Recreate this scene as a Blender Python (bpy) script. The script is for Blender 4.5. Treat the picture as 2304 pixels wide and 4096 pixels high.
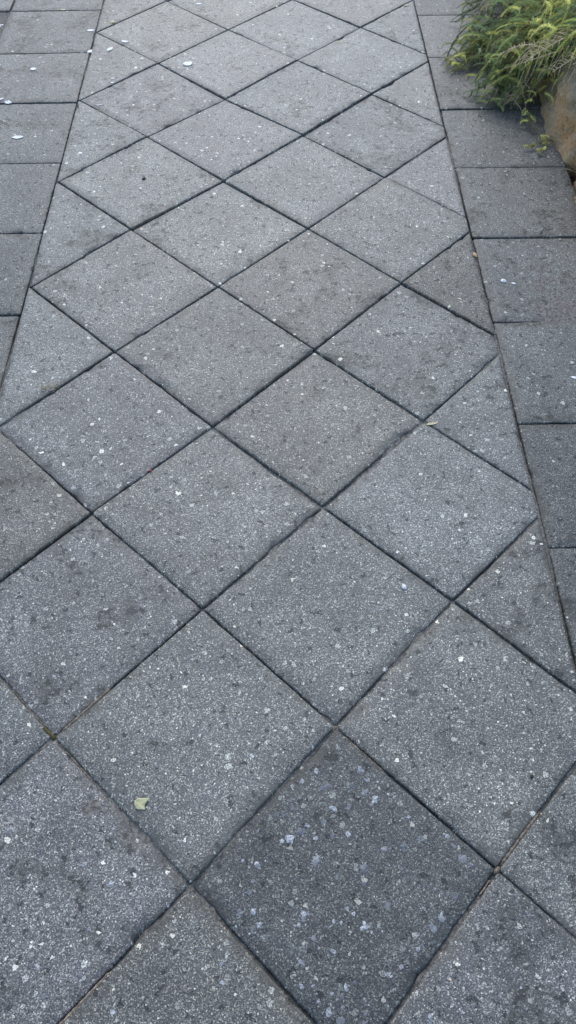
import bpy, bmesh, math, random
from mathutils import Vector, Matrix, noise as mnoise

for o in list(bpy.data.objects):
    bpy.data.objects.remove(o)
scene = bpy.context.scene
COL = scene.collection
R = math.radians

# ------------------------------------------------------------------ camera
cam_d = bpy.data.cameras.new('camera')
cam_d.sensor_fit = 'VERTICAL'
cam_d.sensor_height = 36.0
cam_d.sensor_width = 36.0
cam_d.lens = 29.154
cam_d.clip_start = 0.02
cam_d.clip_end = 500
cam = bpy.data.objects.new('camera', cam_d)
COL.objects.link(cam)
PITCH, ROLL = 0.93576, -0.017155
fw = Vector((0, math.cos(PITCH), -math.sin(PITCH)))
up0 = Vector((0, math.sin(PITCH), math.cos(PITCH)))
rx0 = Vector((1, 0, 0))
rt = rx0 * math.cos(ROLL) + up0 * math.sin(ROLL)
up = up0 * math.cos(ROLL) - rx0 * math.sin(ROLL)
cam.matrix_world = Matrix((
    (rt.x, up.x, -fw.x, 0.0),
    (rt.y, up.y, -fw.y, 0.0),
    (rt.z, up.z, -fw.z, 1.6247),
    (0, 0, 0, 1)))
scene.camera = cam

# ------------------------------------------------------------------ light
SUN_EL, SUN_AZ = R(41), R(-3)          # azimuth from +Y towards +X
world = bpy.data.worlds.new('World')
scene.world = world
world.use_nodes = True
wn = world.node_tree
bg = wn.nodes['Background']
sky = wn.nodes.new('ShaderNodeTexSky')
sky.sky_type = 'NISHITA'
sky.sun_disc = False
sky.sun_elevation = SUN_EL
sky.sun_rotation = SUN_AZ
sky.air_density = 1.0
sky.dust_density = 0.9
sky.ozone_density = 1.0
wn.links.new(sky.outputs[0], bg.inputs[0])
bg.inputs[1].default_value = 0.15
sun_d = bpy.data.lights.new('sun', 'SUN')
sun_d.energy = 1.0
sun_d.angle = R(40)
sun_d.color = (1.0, 0.985, 0.965)
sun = bpy.data.objects.new('sun', sun_d)
COL.objects.link(sun)
sdir = Vector((math.sin(SUN_AZ) * math.cos(SUN_EL), math.cos(SUN_AZ) * math.cos(SUN_EL), math.sin(SUN_EL)))
sun.rotation_euler = (-sdir).to_track_quat('-Z', 'Y').to_euler()

scene.view_settings.view_transform = 'Standard'
scene.view_settings.look = 'None'
scene.view_settings.exposure = 0.88
scene.view_settings.gamma = 1.0
scene.render.resolution_x = 576
scene.render.resolution_y = 1024


# ------------------------------------------------------------------ helpers
def link(name, me, mat=None, parent=None):
    o = bpy.data.objects.new(name, me)
    COL.objects.link(o)
    if mat:
        me.materials.append(mat)
    if parent:
        o.parent = parent
    return o


def tag(o, label=None, cat=None, group=None, kind=None):
    if label: o['label'] = label
    if cat: o['category'] = cat
    if group: o['group'] = group
    if kind: o['kind'] = kind
    return o


def mesh(name, verts, faces, smooth=False):
    me = bpy.data.meshes.new(name)
    me.from_pydata(verts, [], faces)
    if smooth:
        me.polygons.foreach_set('use_smooth', [True] * len(me.polygons))
    me.update()
    return me


def n1(a, b=0.0, c=0.0):
    return mnoise.noise(Vector((a, b, c)))


class NT:
    def __init__(self, name):
        self.m = bpy.data.materials.new(name)
        self.m.use_nodes = True
        self.t = self.m.node_tree
        self.b = self.t.nodes['Principled BSDF']

    def n(self, typ, **kw):
        nd = self.t.nodes.new(typ)
        for k, v in kw.items():
            if k.startswith('_'):
                setattr(nd, k[1:], v)
            else:
                nd.inputs[k.replace('__', ' ')].default_value = v
        return nd

    def l(self, a, b):
        self.t.links.new(a, b)
        return b

    def math(self, op, a, b=None, c=None, clamp=False):
        nd = self.n('ShaderNodeMath', _operation=op, _use_clamp=clamp)
        for i, v in enumerate((a, b, c)):
            if v is None: continue
            if isinstance(v, (int, float)): nd.inputs[i].default_value = v
            else: self.l(v, nd.inputs[i])
        return nd.outputs[0]

    def rng(self, v, a, b, c=0.0, d=1.0, smooth=True):
        nd = self.n('ShaderNodeMapRange', _interpolation_type='SMOOTHSTEP' if smooth else 'LINEAR', _clamp=True)
        self.l(v, nd.inputs[0])
        for i, x in enumerate((a, b, c, d)):
            if isinstance(x, (int, float)): nd.inputs[1 + i].default_value = x
            else: self.l(x, nd.inputs[1 + i])
        return nd.outputs[0]

    def mix(self, f, a, b, blend='MIX'):
        nd = self.n('ShaderNodeMix', _data_type='RGBA', _blend_type=blend)
        for idx, v in ((0, f), (6, a), (7, b)):
            if isinstance(v, (int, float)): nd.inputs[idx].default_value = v
            elif isinstance(v, tuple): nd.inputs[idx].default_value = (*v, 1.0) if len(v) == 3 else v
            else: self.l(v, nd.inputs[idx])
        return nd.outputs[2]

    def noise(self, co, scale, detail=3.0, rough=0.55):
        nd = self.n('ShaderNodeTexNoise', Scale=scale, Detail=detail, Roughness=rough)
        self.l(co, nd.inputs['Vector'])
        return nd

    def voro(self, co, scale, feature='F1', rand=1.0):
        nd = self.n('ShaderNodeTexVoronoi', _feature=feature, Scale=scale, Randomness=rand)
        self.l(co, nd.inputs['Vector'])
        return nd

    def sep(self, c):
        nd = self.n('ShaderNodeSeparateColor')
        self.l(c, nd.inputs[0])
        return nd.outputs

    def vadd(self, a, b, op='ADD', scale=None):
        nd = self.n('ShaderNodeVectorMath', _operation=op)
        self.l(a, nd.inputs[0])
        if isinstance(b, tuple): nd.inputs[1].default_value = b
        elif b is not None: self.l(b, nd.inputs[1])
        if scale is not None: nd.inputs['Scale'].default_value = scale
        return nd.outputs[0]


# ------------------------------------------------------------------ materials
def slab_material():
    k = NT('washed_concrete')
    tc = k.n('ShaderNodeTexCoord')
    oi = k.n('ShaderNodeObjectInfo')
    cmb = k.n('ShaderNodeCombineXYZ')
    k.l(k.math('MULTIPLY', oi.outputs['Random'], 23.0), cmb.inputs[0])
    k.l(k.math('MULTIPLY', oi.outputs['Random'], 171.3), cmb.inputs[1])
    P = k.vadd(tc.outputs['Object'], cmb.outputs[0])
    coarse = oi.outputs['Alpha']
    tint = oi.outputs['Color']

    def no(sc_, det, rough=0.6, co=None):
        nd = k.n('ShaderNodeTexNoise', _noise_dimensions='2D', Scale=sc_, Detail=det, Roughness=rough)
        k.l(co or P, nd.inputs['Vector'])
        return nd

    def vo(co, sc_):
        nd = k.n('ShaderNodeTexVoronoi', _voronoi_dimensions='2D', Scale=sc_)
        k.l(co, nd.inputs['Vector'])
        return nd
    wn_ = no(85, 2)
    wc = k.vadd(wn_.outputs['Color'], (-0.5, -0.5, -0.5))
    PW = k.vadd(P, k.vadd(wc, None, 'SCALE', 0.008))
    PB = k.vadd(P, k.vadd(wc, None, 'SCALE', 0.013))

    low = no(5.0, 3).outputs['Fac']
    mid = no(24, 4, 0.65).outputs['Fac']
    fin = no(330, 2, 0.7).outputs['Fac']

    # cement paste
    paste = k.mix(k.rng(fin, 0.3, 0.72), (0.050, 0.053, 0.060), (0.150, 0.155, 0.168))
    # fine sand grains, 2 mm
    v1 = vo(PW, 460)
    s1 = k.sep(v1.outputs['Color'])
    dens = k.math('ADD', k.rng(mid, 0.3, 0.7, 0.66, 0.46), k.rng(k.math('FRACT', k.math('MULTIPLY', oi.outputs['Random'], 57.1)), 0.0, 1.0, -0.06, 0.10, False))
    g1 = k.math('MULTIPLY', k.math('GREATER_THAN', s1[0], dens), k.rng(v1.outputs['Distance'], 0.35, 0.62, 1.0, 0.0))
    gc1 = k.mix(k.math('POWER', s1[1], 2.0), (0.16, 0.167, 0.178), (0.53, 0.54, 0.54))
    col = k.mix(g1, paste, gc1)
    # grit 4-6 mm
    v2 = vo(PW, 185)
    s2 = k.sep(v2.outputs['Color'])
    g2 = k.math('MULTIPLY', k.math('GREATER_THAN', s2[0], k.math('SUBTRACT', 0.90, k.math('MULTIPLY', coarse, 0.08))),
                k.rng(v2.outputs['Distance'], k.math('MULTIPLY', s2[2], 0.25), k.math('ADD', 0.16, k.math('MULTIPLY', s2[2], 0.25)), 1.0, 0.0))
    gc2 = k.mix(s2[1], (0.24, 0.25, 0.265), (0.84, 0.84, 0.82))
    gc2 = k.mix(k.math('MULTIPLY', k.math('GREATER_THAN', s2[1], 0.96), 0.6), gc2, (0.40, 0.25, 0.13))
    col = k.mix(g2, col, gc2)
    # pebbles 6-16 mm with broken outlines
    v3 = vo(PB, 52)
    s3 = k.sep(v3.outputs['Color'])
    rad3 = k.rng(k.math('POWER', s3[1], 2.0), 0.0, 1.0, 0.08, 0.33, False)
    on3 = k.math('GREATER_THAN', s3[0], k.math('SUBTRACT', 0.86, k.math('MULTIPLY', coarse, 0.30)))
    g3 = k.math('MULTIPLY', on3, k.math('LESS_THAN', v3.outputs['Distance'], rad3))
    gc3 = k.mix(k.rng(fin, 0.35, 0.62), (0.13, 0.14, 0.155), (0.60, 0.62, 0.63))
    gc3 = k.mix(k.math('MULTIPLY', k.math('GREATER_THAN', s3[2], 0.86), k.rng(fin, 0.25, 0.5)), gc3, (0.72, 0.71, 0.68))
    g3v = k.math('MULTIPLY', g3, k.rng(s3[2], 0.05, 0.7, 0.10, 1.0))
    # dark hollows beside pebbles, pits
    pn = no(120, 3, 0.75).outputs['Fac']
    rim = k.math('MULTIPLY', on3, k.rng(v3.outputs['Distance'], k.math('MULTIPLY', rad3, 0.9), k.math('ADD', rad3, 0.16), 1.0, 0.0))
    slabrnd = k.math('FRACT', k.math('MULTIPLY', oi.outputs['Random'], 91.7))
    alg0 = k.math('ADD', k.math('MULTIPLY', no(8, 5, 0.70).outputs['Fac'], 0.75), k.math('MULTIPLY', low, 0.25))
    athr = k.rng(slabrnd, 0.0, 1.0, 0.47, 0.62, False)
    alg = k.rng(alg0, athr, k.math('ADD', athr, 0.13))
    fl = no(46, 4, 0.72).outputs['Fac']
    thr = k.math('SUBTRACT', 0.632, k.math('MULTIPLY', alg, 0.085))
    pitm = k.rng(fl, thr, k.math('ADD', thr, 0.045))
    dark = k.math('MAXIMUM', k.math('MULTIPLY', rim, k.rng(pn, 0.46, 0.60)), pitm)
    # broad weathering and blotchy algae
    col = k.mix(k.math('MULTIPLY', dark, 0.92), col, (0.026, 0.028, 0.031))
    col = k.mix(k.math('MULTIPLY', alg, 0.55), col, (0.048, 0.049, 0.046))
    ed = k.n('ShaderNodeAttribute', _attribute_name='edge').outputs['Fac']
    gr = k.math('MULTIPLY', k.math('POWER', ed, 1.15), k.rng(k.math('ADD', k.math('MULTIPLY', mid, 0.6), k.math('MULTIPLY', low, 0.5)), 0.46, 0.68))
    col = k.mix(k.math('MULTIPLY', gr, 0.85), col, (0.052, 0.052, 0.050))
    col = k.mix(g3v, col, gc3)
    sc = k.n('ShaderNodeVectorMath', _operation='SCALE')
    k.l(col, sc.inputs[0]); k.l(k.rng(low, 0.28, 0.72, 0.84, 1.18), sc.inputs['Scale'])
    col = k.mix(1.0, sc.outputs[0], k.mix(1.0, tint, (1.05, 1.0, 0.82), 'MULTIPLY'), 'MULTIPLY')
    col = k.mix(k.rng(no(2.3, 3).outputs['Fac'], 0.5, 0.75, 0.0, 0.05), col, (0.17, 0.145, 0.12))   # dust film
    k.l(col, k.b.inputs['Base Color'])
    k.l(k.rng(fin, 0.2, 0.8, 0.40, 0.62), k.b.inputs['Roughness'])
    k.l(k.rng(coarse, 0.0, 0.2, 0.30, 0.46), k.b.inputs['Specular IOR Level'])
    h = k.math('ADD', k.math('MULTIPLY', fin, 0.7), k.math('MULTIPLY', g3, 0.9))
    h = k.math('SUBTRACT', h, k.math('ADD', k.math('MULTIPLY', pn, 1.2), k.math('MULTIPLY', pitm, 1.6)))
    bp = k.n('ShaderNodeBump', Strength=0.7, Distance=0.0012)
    k.l(h, bp.inputs['Height'])
    k.l(bp.outputs[0], k.b.inputs['Normal'])
    return k.m


def simple(name, c1, c2, scale, rough=0.85, bump=0.3, dist=0.002, detail=5, spec=0.3):
    k = NT(name)
    tc = k.n('ShaderNodeTexCoord')
    nn = k.noise(tc.outputs['Object'], scale, detail, 0.65).outputs['Fac']
    k.l(k.mix(k.rng(nn, 0.32, 0.68), c1, c2), k.b.inputs['Base Color'])
    k.b.inputs['Roughness'].default_value = rough
    k.b.inputs['Specular IOR Level'].default_value = spec
    bp = k.n('ShaderNodeBump', Strength=bump, Distance=dist)
    k.l(k.noise(tc.outputs['Object'], scale * 2.3, 5, 0.7).outputs['Fac'], bp.inputs['Height'])
    k.l(bp.outputs[0], k.b.inputs['Normal'])
    return k.m


def boulder_material():
    k = NT('sandstone')
    tc = k.n('ShaderNodeTexCoord')
    P = tc.outputs['Object']
    PS = k.vadd(P, (1.0, 1.0, 0.6), 'MULTIPLY')
    a = k.noise(P, 7, 6, 0.65).outputs['Fac']
    b = k.noise(k.vadd(P, (4, 2, 7)), 5, 4, 0.6).outputs['Fac']
    c = k.noise(PS, 130, 6, 0.75).outputs['Fac']
    col = k.mix(k.rng(a, 0.35, 0.65), (0.56, 0.31, 0.13), (0.74, 0.52, 0.29))
    col = k.mix(k.rng(b, 0.40, 0.56, 0.0, 0.85), col, (0.42, 0.365, 0.225))     # olive lichen film
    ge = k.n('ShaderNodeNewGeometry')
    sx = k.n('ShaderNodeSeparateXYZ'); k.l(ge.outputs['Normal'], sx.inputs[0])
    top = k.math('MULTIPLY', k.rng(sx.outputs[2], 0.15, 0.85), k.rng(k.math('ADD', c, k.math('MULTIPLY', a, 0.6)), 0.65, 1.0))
    col = k.mix(k.math('MULTIPLY', top, 0.85), col, (0.60, 0.55, 0.48))          # paler and greyer on upward faces
    col = k.mix(k.rng(c, 0.50, 0.66, 0.0, 0.7), col, (0.05, 0.04, 0.026))
    k.l(col, k.b.inputs['Base Color'])
    k.b.inputs['Roughness'].default_value = 0.9
    k.b.inputs['Specular IOR Level'].default_value = 0.25
    bp = k.n('ShaderNodeBump', Strength=1.0, Distance=0.018)
    k.l(k.math('ADD', c, k.math('MULTIPLY', a, 1.5)), bp.inputs['Height'])
    k.l(bp.outputs[0], k.b.inputs['Normal'])
    return k.m


def leaf_material(name, attr=True, base=(0.1, 0.15, 0.05), trans=0.3, rough=0.5):
    k = NT(name)
    if attr:
        at = k.n('ShaderNodeAttribute', _attribute_name='tint')
        col = at.outputs['Color']
    else:
        tc = k.n('ShaderNodeTexCoord')
        nn = k.noise(tc.outputs['Object'], 90, 3).outputs['Fac']
        col = k.mix(k.rng(nn, 0.3, 0.7), tuple(x * 0.8 for x in base), tuple(min(1, x * 1.1) for x in base))
    k.l(col, k.b.inputs['Base Color'])
    k.b.inputs['Roughness'].default_value = rough
    k.b.inputs['Specular IOR Level'].default_value = 0.35
    tr = k.n('ShaderNodeBsdfTranslucent')
    k.l(col, tr.inputs[0])
    mx = k.n('ShaderNodeMixShader'); mx.inputs[0].default_value = trans
    k.l(k.b.outputs[0], mx.inputs[1]); k.l(tr.outputs[0], mx.inputs[2])
    k.l(mx.outputs[0], k.t.nodes['Material Output'].inputs[0])
    return k.m


M_SLAB = slab_material()
def stone_material():
    k = NT('washed_stone')
    ge = k.n('ShaderNodeNewGeometry'); tc = k.n('ShaderNodeTexCoord')
    r1 = ge.outputs['Random Per Island']
    nn = k.noise(tc.outputs['Object'], 380, 3, 0.7).outputs['Fac']
    a = k.mix(k.math('POWER', r1, 2.2), (0.12, 0.125, 0.135), (0.58, 0.59, 0.58))
    a = k.mix(k.math('GREATER_THAN', k.math('FRACT', k.math('MULTIPLY', r1, 37.3)), 0.975), a, (0.34, 0.25, 0.17))
    k.l(k.mix(k.rng(nn, 0.40, 0.60, 0.0, 0.85), a, (0.13, 0.135, 0.145)), k.b.inputs['Base Color'])
    k.b.inputs['Roughness'].default_value = 0.6
    return k.m


M_STONE = stone_material()
M_BED = simple('damp_bedding', (0.08, 0.073, 0.063), (0.26, 0.235, 0.20), 130, 0.95, 0.6, 0.004)
M_SOIL = simple('garden_soil', (0.035, 0.024, 0.016), (0.09, 0.065, 0.045), 30, 0.95, 0.9, 0.01)
M_SAND = simple('joint_sand', (0.11, 0.085, 0.06), (0.36, 0.29, 0.21), 170, 0.95, 0.8, 0.003)
M_MOSS = simple('moss', (0.05, 0.05, 0.018), (0.15, 0.13, 0.05), 250, 0.95, 0.9, 0.004)
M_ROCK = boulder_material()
M_NEEDLE = leaf_material('needle_leaf', trans=0.45, rough=0.4)
M_BARK = simple('twig_bark', (0.075, 0.045, 0.028), (0.17, 0.11, 0.07), 90, 0.8, 0.3)
M_GREENSTEM = simple('green_stem', (0.15, 0.17, 0.06), (0.26, 0.27, 0.11), 60, 0.6, 0.2)
M_DEAD = simple('bleached_twig', (0.46, 0.35, 0.21), (0.70, 0.58, 0.40), 80, 0.8, 0.3)
M_PETAL = leaf_material('white_petal', False, (0.95, 0.94, 0.91), 0.15)
M_YPETAL = leaf_material('yellow_petal', False, (0.72, 0.62, 0.36), 0.25)
M_LEAF = leaf_material('pale_green_leaf', False, (0.60, 0.58, 0.33), 0.15)
M_CHIP = simple('white_stone', (0.55, 0.55, 0.53), (0.8, 0.8, 0.78), 120, 0.6, 0.3)
M_SEED = simple('dark_seed', (0.012, 0.011, 0.012), (0.03, 0.027, 0.027), 200, 0.6, 0.3)
M_TAN = simple('tan_husk', (0.35, 0.22, 0.10), (0.55, 0.38, 0.19), 120, 0.7, 0.3)
M_RED = simple('red_bit', (0.25, 0.04, 0.05), (0.4, 0.08, 0.08), 200, 0.6, 0.2)
M_STRAW = simple('dry_straw', (0.30, 0.23, 0.14), (0.48, 0.40, 0.27), 150, 0.8, 0.2)
M_GRAVEL = simple('bed_gravel', (0.14, 0.12, 0.10), (0.36, 0.33, 0.29), 25, 0.85, 0.4)

# ------------------------------------------------------------------ ground
g = link('ground', mesh('ground', [(-150, -150, -0.11), (150, -150, -0.11), (150, 150, -0.11), (-150, 150, -0.11)],
                        [(0, 1, 2, 3)]), M_SOIL)
tag(g, kind='structure')

SEAM_L = lambda y: -0.7802 - 0.00112 * y       # joint between the diagonal field and the left border
SEAM_R = lambda y: 0.6113 - 0.00331 * y        # ... and the right border
OUT_L, OUT_R = -1.188, 0.994
Y0, Y1 = -0.72, 7.18


def bumpy_sheet(x0, x1, y0, y1, step, zf):
    nx, ny = max(2, int((x1 - x0) / step)), max(2, int((y1 - y0) / step))
    v = []
    for j in range(ny + 1):
        for i in range(nx + 1):
            x = x0 + (x1 - x0) * i / nx; y = y0 + (y1 - y0) * j / ny
            v.append((x, y, zf(x, y)))
    f = [(j * (nx + 1) + i, j * (nx + 1) + i + 1, (j + 1) * (nx + 1) + i + 1, (j + 1) * (nx + 1) + i)
         for j in range(ny) for i in range(nx)]
    return mesh('sheet', v, f, True)


path = link('paved_path', bumpy_sheet(-1.66, 0.985, Y0 - 0.3, Y1 + 0.3, 0.028,
                                      lambda x, y: -0.0082 + 0.009 * n1(x * 3.1, y * 3.1, 2) + 0.004 * n1(x * 21, y * 21)), M_BED)
tag(path, kind='structure')


def left_bed_z(x, y):
    return -0.016 + 0.010 * n1(x * 11, y * 11, 3) + 0.006 * n1(x * 40, y * 40, 5)


bedl = link('garden_bed_left', bumpy_sheet(-3.2, -1.195, Y0 - 0.3, 3.97, 0.03, left_bed_z), M_SOIL)
tag(bedl, kind='structure')


def right_bed_z(x, y):
    t = max(0.0, min(1.0, (x - 1.0) / 0.34)); t = t * t * (3 - 2 * t)
    s = max(0.0, min(1.0, (y - 2.3) / 0.5))
    return -0.045 + t * (0.08 + 0.13 * s) + 0.018 * n1(x * 6, y * 6, 8) + 0.008 * n1(x * 30, y * 30, 1)


bedr = link('garden_bed_right', bumpy_sheet(1.0, 3.2, Y0 - 0.3, Y1 + 0.3, 0.035, right_bed_z), M_SOIL)
tag(bedr, kind='structure')


# ------------------------------------------------------------------ paving slabs
def clip(poly, p, nrm):
    """keep the side where (q-p).nrm <= 0"""
    out = []
    for i in range(len(poly)):
        a, b = poly[i], poly[(i + 1) % len(poly)]
        da = (a[0] - p[0]) * nrm[0] + (a[1] - p[1]) * nrm[1]
        db = (b[0] - p[0]) * nrm[0] + (b[1] - p[1]) * nrm[1]
        if da <= 0: out.append(a)
        if (da < 0 < db) or (db < 0 < da):
            t = da / (da - db)
            out.append((a[0] + (b[0] - a[0]) * t, a[1] + (b[1] - a[1]) * t))
    return out


def area(poly):
    return 0.5 * sum(poly[i][0] * poly[(i + 1) % len(poly)][1] - poly[(i + 1) % len(poly)][0] * poly[i][1] for i in range(len(poly)))


def inset(poly, ds):
    """move each edge of a ccw convex polygon inwards by ds[i]"""
    n = len(poly)
    lines = []
    for i in range(n):
        a, b = Vector(poly[i]), Vector(poly[(i + 1) % n])
        d = (b - a).normalized()
        nr = Vector((-d.y, d.x))
        lines.append((a + nr * ds[i], d))
    out = []
    for i in range(n):
        p, d = lines[i - 1]; q, e = lines[i]
        den = d.x * e.y - d.y * e.x
        if abs(den) < 1e-6:
            out.append(q); continue
        t = ((q.x - p.x) * e.y - (q.y - p.y) * e.x) / den
        out.append(p + d * t)
    return out


SURF = []


def surf(x, y):
    """height of the paving at a point"""
    for poly, cx, cy, dz, tx, ty in SURF:
        if all((b[0] - a[0]) * (y - a[1]) - (b[1] - a[1]) * (x - a[0]) >= 0 for a, b in zip(poly, poly[1:] + poly[:1])):
            return dz + tx * (x - cx) + ty * (y - cy)
    return 0.0


def make_slab(poly, name, tint, coarse, dz, tilt, seed, gaps=None, label=None):
    rnd = random.Random(seed)
    poly = [tuple(p) for p in poly]
    # drop near-duplicate corners
    q = []
    for i, p in enumerate(poly):
        if not q or math.dist(p, q[-1]) > 0.006: q.append(p)
    if math.dist(q[0], q[-1]) < 0.006: q.pop()
    poly = q
    if area(poly) < 0: poly.reverse()
    if area(poly) < 0.0012: return None
    n = len(poly)
    ds = [0.0007 + 0.0027 * rnd.random() ** 1.6 for _ in range(n)] if gaps is None else gaps
    inn = inset(poly, ds)
    cx = sum(p.x for p in inn) / n; cy = sum(p.y for p in inn) / n
    # rings: ragged arris, worn corners, rounded edge up to the flat top
    cc = [rnd.uniform(0.0015, 0.005) for _ in range(n)]
    Ls = [(inn[(i + 1) % n] - inn[i]).length for i in range(n)]
    ms = [max(3, int(L / 0.013)) for L in Ls]
    tx, ty = tilt
    SURF.append((poly, cx, cy, dz, tx, ty))

    def zz(x, y, z):
        return z + dz + tx * (x - cx) + ty * (y - cy)
    verts = []
    prof = [(-0.0004, -0.050), (0.0, -0.0055), (0.0008, -0.0021), (0.0022, -0.0006), (0.0045, 0.0), (0.034, 0.0)]
    m = 0
    for k, (ins, z) in enumerate(prof):
        if k == 5:
            for q_ in verts[-m:]:
                fx, fy = q_[0] * 0.84, q_[1] * 0.84
                verts.append((fx, fy, zz(fx + cx, fy + cy, 0.0)))
            break
        rp = inset([(p.x, p.y) for p in inn], [ins] * n)
        for i in range(n):
            a, b = rp[i], rp[(i + 1) % n]
            L = (b - a).length
            d = (b - a) / max(L, 1e-6)
            nr = Vector((-d.y, d.x))
            c0 = min(cc[i], L * 0.2); c1 = min(cc[(i + 1) % n], L * 0.2)
            for s in range(ms[i] + 1):
                t = c0 + (L - c0 - c1) * s / ms[i]
                env = min(1.0, min(t, L - t) / 0.02)
                w = 0.0007 * n1(t * 55, i * 7.1, seed * 1.7) + 0.0008 * n1(t * 160, i * 3.3, seed * 0.9)
                bow = 0.0010 * n1(t * 5, i * 1.9, seed * 2.3)
                chip = max(0.0, n1(t * 26, i * 5.7 + 40, seed * 3.1) - 0.36) * 0.013 * env
                e = 0.0 if k == 0 else chip * (0.4 if k == 1 else 1.0)
                pp = a + d * t + nr * ((w + bow) * env + e)
                zc = z - (chip * 0.45 if 0 < k < 4 else 0.0)
                verts.append((pp.x - cx, pp.y - cy, zz(pp.x, pp.y, zc)))
        if k == 0: m = len(verts)
    faces = []
    for k in range(len(prof) - 1):
        for i in range(m):
            j = (i + 1) % m
            faces.append((k * m + i, k * m + j, (k + 1) * m + j, (k + 1) * m + i))
    nb = len(faces)
    faces.append(tuple((len(prof) - 1) * m + i for i in range(m)))
    me = mesh('slab', verts, faces)
    sm = [True] * nb + [False]
    me.polygons.foreach_set('use_smooth', sm)
    at = me.attributes.new('edge', 'FLOAT', 'POINT')
    at.data.foreach_set('value', [1.0] * (5 * m) + [0.0] * m)
    o = link(name, me, M_SLAB, path)
    o.location = (cx, cy, 0)
    o.color = (*tint, coarse)
    if label: o['label'] = label
    return o


# corners of the diagonal field, metres, where they were surveyed; the rest follow the 0.4 m grid
NODE = {(0, 0): (0.0681, 3.4767), (-1, 0): (-0.2195, 3.7569), (-1, 1): (-0.4962, 3.4673), (0, 1): (-0.2142, 3.1742),
        (0, 2): (-0.4937, 2.9151), (1, 2): (-0.2031, 2.6226), (1, 3): (-0.4951, 2.3517), (0, -1): (0.3447, 3.759),
        (1, 0): (0.3514, 3.1978), (1, 1): (0.0785, 2.907), (2, 1): (0.3552, 2.6286), (2, 2): (0.0804, 2.3407),
        (2, 3): (-0.2015, 2.054), (2, 4): (-0.4867, 1.7742), (3, 4): (-0.1958, 1.4797), (3, 5): (-0.4793, 1.2051),
        (3, 2): (0.3574, 2.0592), (3, 3): (0.0825, 1.7673), (4, 3): (0.3629, 1.4899), (4, 4): (0.0851, 1.2113),
        (4, 5): (-0.1961, 0.9317), (4, 6): (-0.4841, 0.6378), (5, 4): (0.3679, 0.9412), (5, 5): (0.0885, 0.6504),
        (5, 6): (-0.1901, 0.3528), (6, 5): (0.3741, 0.3704), (-2, 0): (-0.5018, 4.0469)}
OX, OY = 0.0675, 3.4739
AX, AY = 0.28493, -0.28074
BX, BY = -0.28074, -0.28493


def node(i, j):
    if (i, j) in NODE: return NODE[(i, j)]
    # carry the offset of the nearest surveyed corner
    best = min(NODE, key=lambda k: (k[0] - i) ** 2 + (k[1] - j) ** 2)
    ox = NODE[best][0] - (OX + AX * best[0] + BX * best[1])
    oy = NODE[best][1] - (OY + AY * best[0] + BY * best[1])
    return (OX + AX * i + BX * j + ox, OY + AY * i + BY * j + oy)


NEUT, BLUE, PURP, WARM, BROWN = (1.0, 1.0, 1.0), (0.975, 0.995, 1.02), (1.01, 0.985, 1.02), (1.015, 1.0, 0.985), (1.015, 0.985, 0.955)


def sc(c, f): return tuple(x * f for x in c)


LOOK = {(5, 5): (sc(BLUE, 0.60), 0.9), (5, 6): (sc(BROWN, 0.88), 0.6), (4, 5): (sc(NEUT, 1.10), 0.2), (4, 4): (sc(NEUT, 1.05), 0.22),
        (5, 4): (sc(WARM, 1.12), 0.2), (4, 6): (sc(PURP, 1.04), 0.4), (3, 5): (sc(PURP, 1.04), 0.35), (3, 4): (sc(WARM, 1.05), 0.25),
        (2, 4): (sc(PURP, 1.05), 0.45), (3, 3): (sc(BROWN, 1.0), 0.2), (4, 3): (sc(BLUE, 1.08), 0.2), (2, 3): (sc(WARM, 0.90), 0.25),
        (2, 2): (sc(BROWN, 0.93), 0.2), (3, 2): (sc(NEUT, 1.0), 0.15), (1, 3): (sc(WARM, 1.05), 0.3), (1, 2): (sc(WARM, 1.1), 0.2),
        (2, 1): (sc(WARM, 1.12), 0.1), (1, 1): (sc(NEUT, 1.05), 0.25), (0, 2): (sc(NEUT, 1.06), 0.35), (2, 5): (sc(BROWN, 0.88), 0.15),
        (3, 6): (sc(BLUE, 1.02), 0.5), (6, 5): (sc(PURP, 1.06), 0.35), (6, 4): (sc(NEUT, 1.05), 0.2), (1, 0): (sc(BLUE, 0.96), 0.2),
        (0, 0): (sc(BLUE, 1.08), 0.5), (0, 1): (sc(PURP, 1.04), 0.35), (-1, 1): (sc(PURP, 1.0), 0.4), (-1, 0): (sc(PURP, 1.02), 0.3),
        (0, -1): (sc(BLUE, 1.05), 0.4), (-1, -1): (sc(BLUE, 1.05), 0.4), (3, 1): (sc(BROWN, 0.82), 0.0), (5, 3): (sc(WARM, 0.97), 0.2)}
SLAB_LABEL = {(5, 5): 'dark blue-grey diagonal slab with many coarse white pebbles',
              (5, 6): 'brownish dark diagonal slab with coarse pebbles at the near edge',
              (2, 5): 'dull brown cut slab against the left side'}

ico = bmesh.new(); bmesh.ops.create_icosphere(ico, subdivisions=2, radius=1.0)
IV = [v.co.copy() for v in ico.verts]; IF = [[v.index for v in f.verts] for f in ico.faces]; ico.free()


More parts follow.
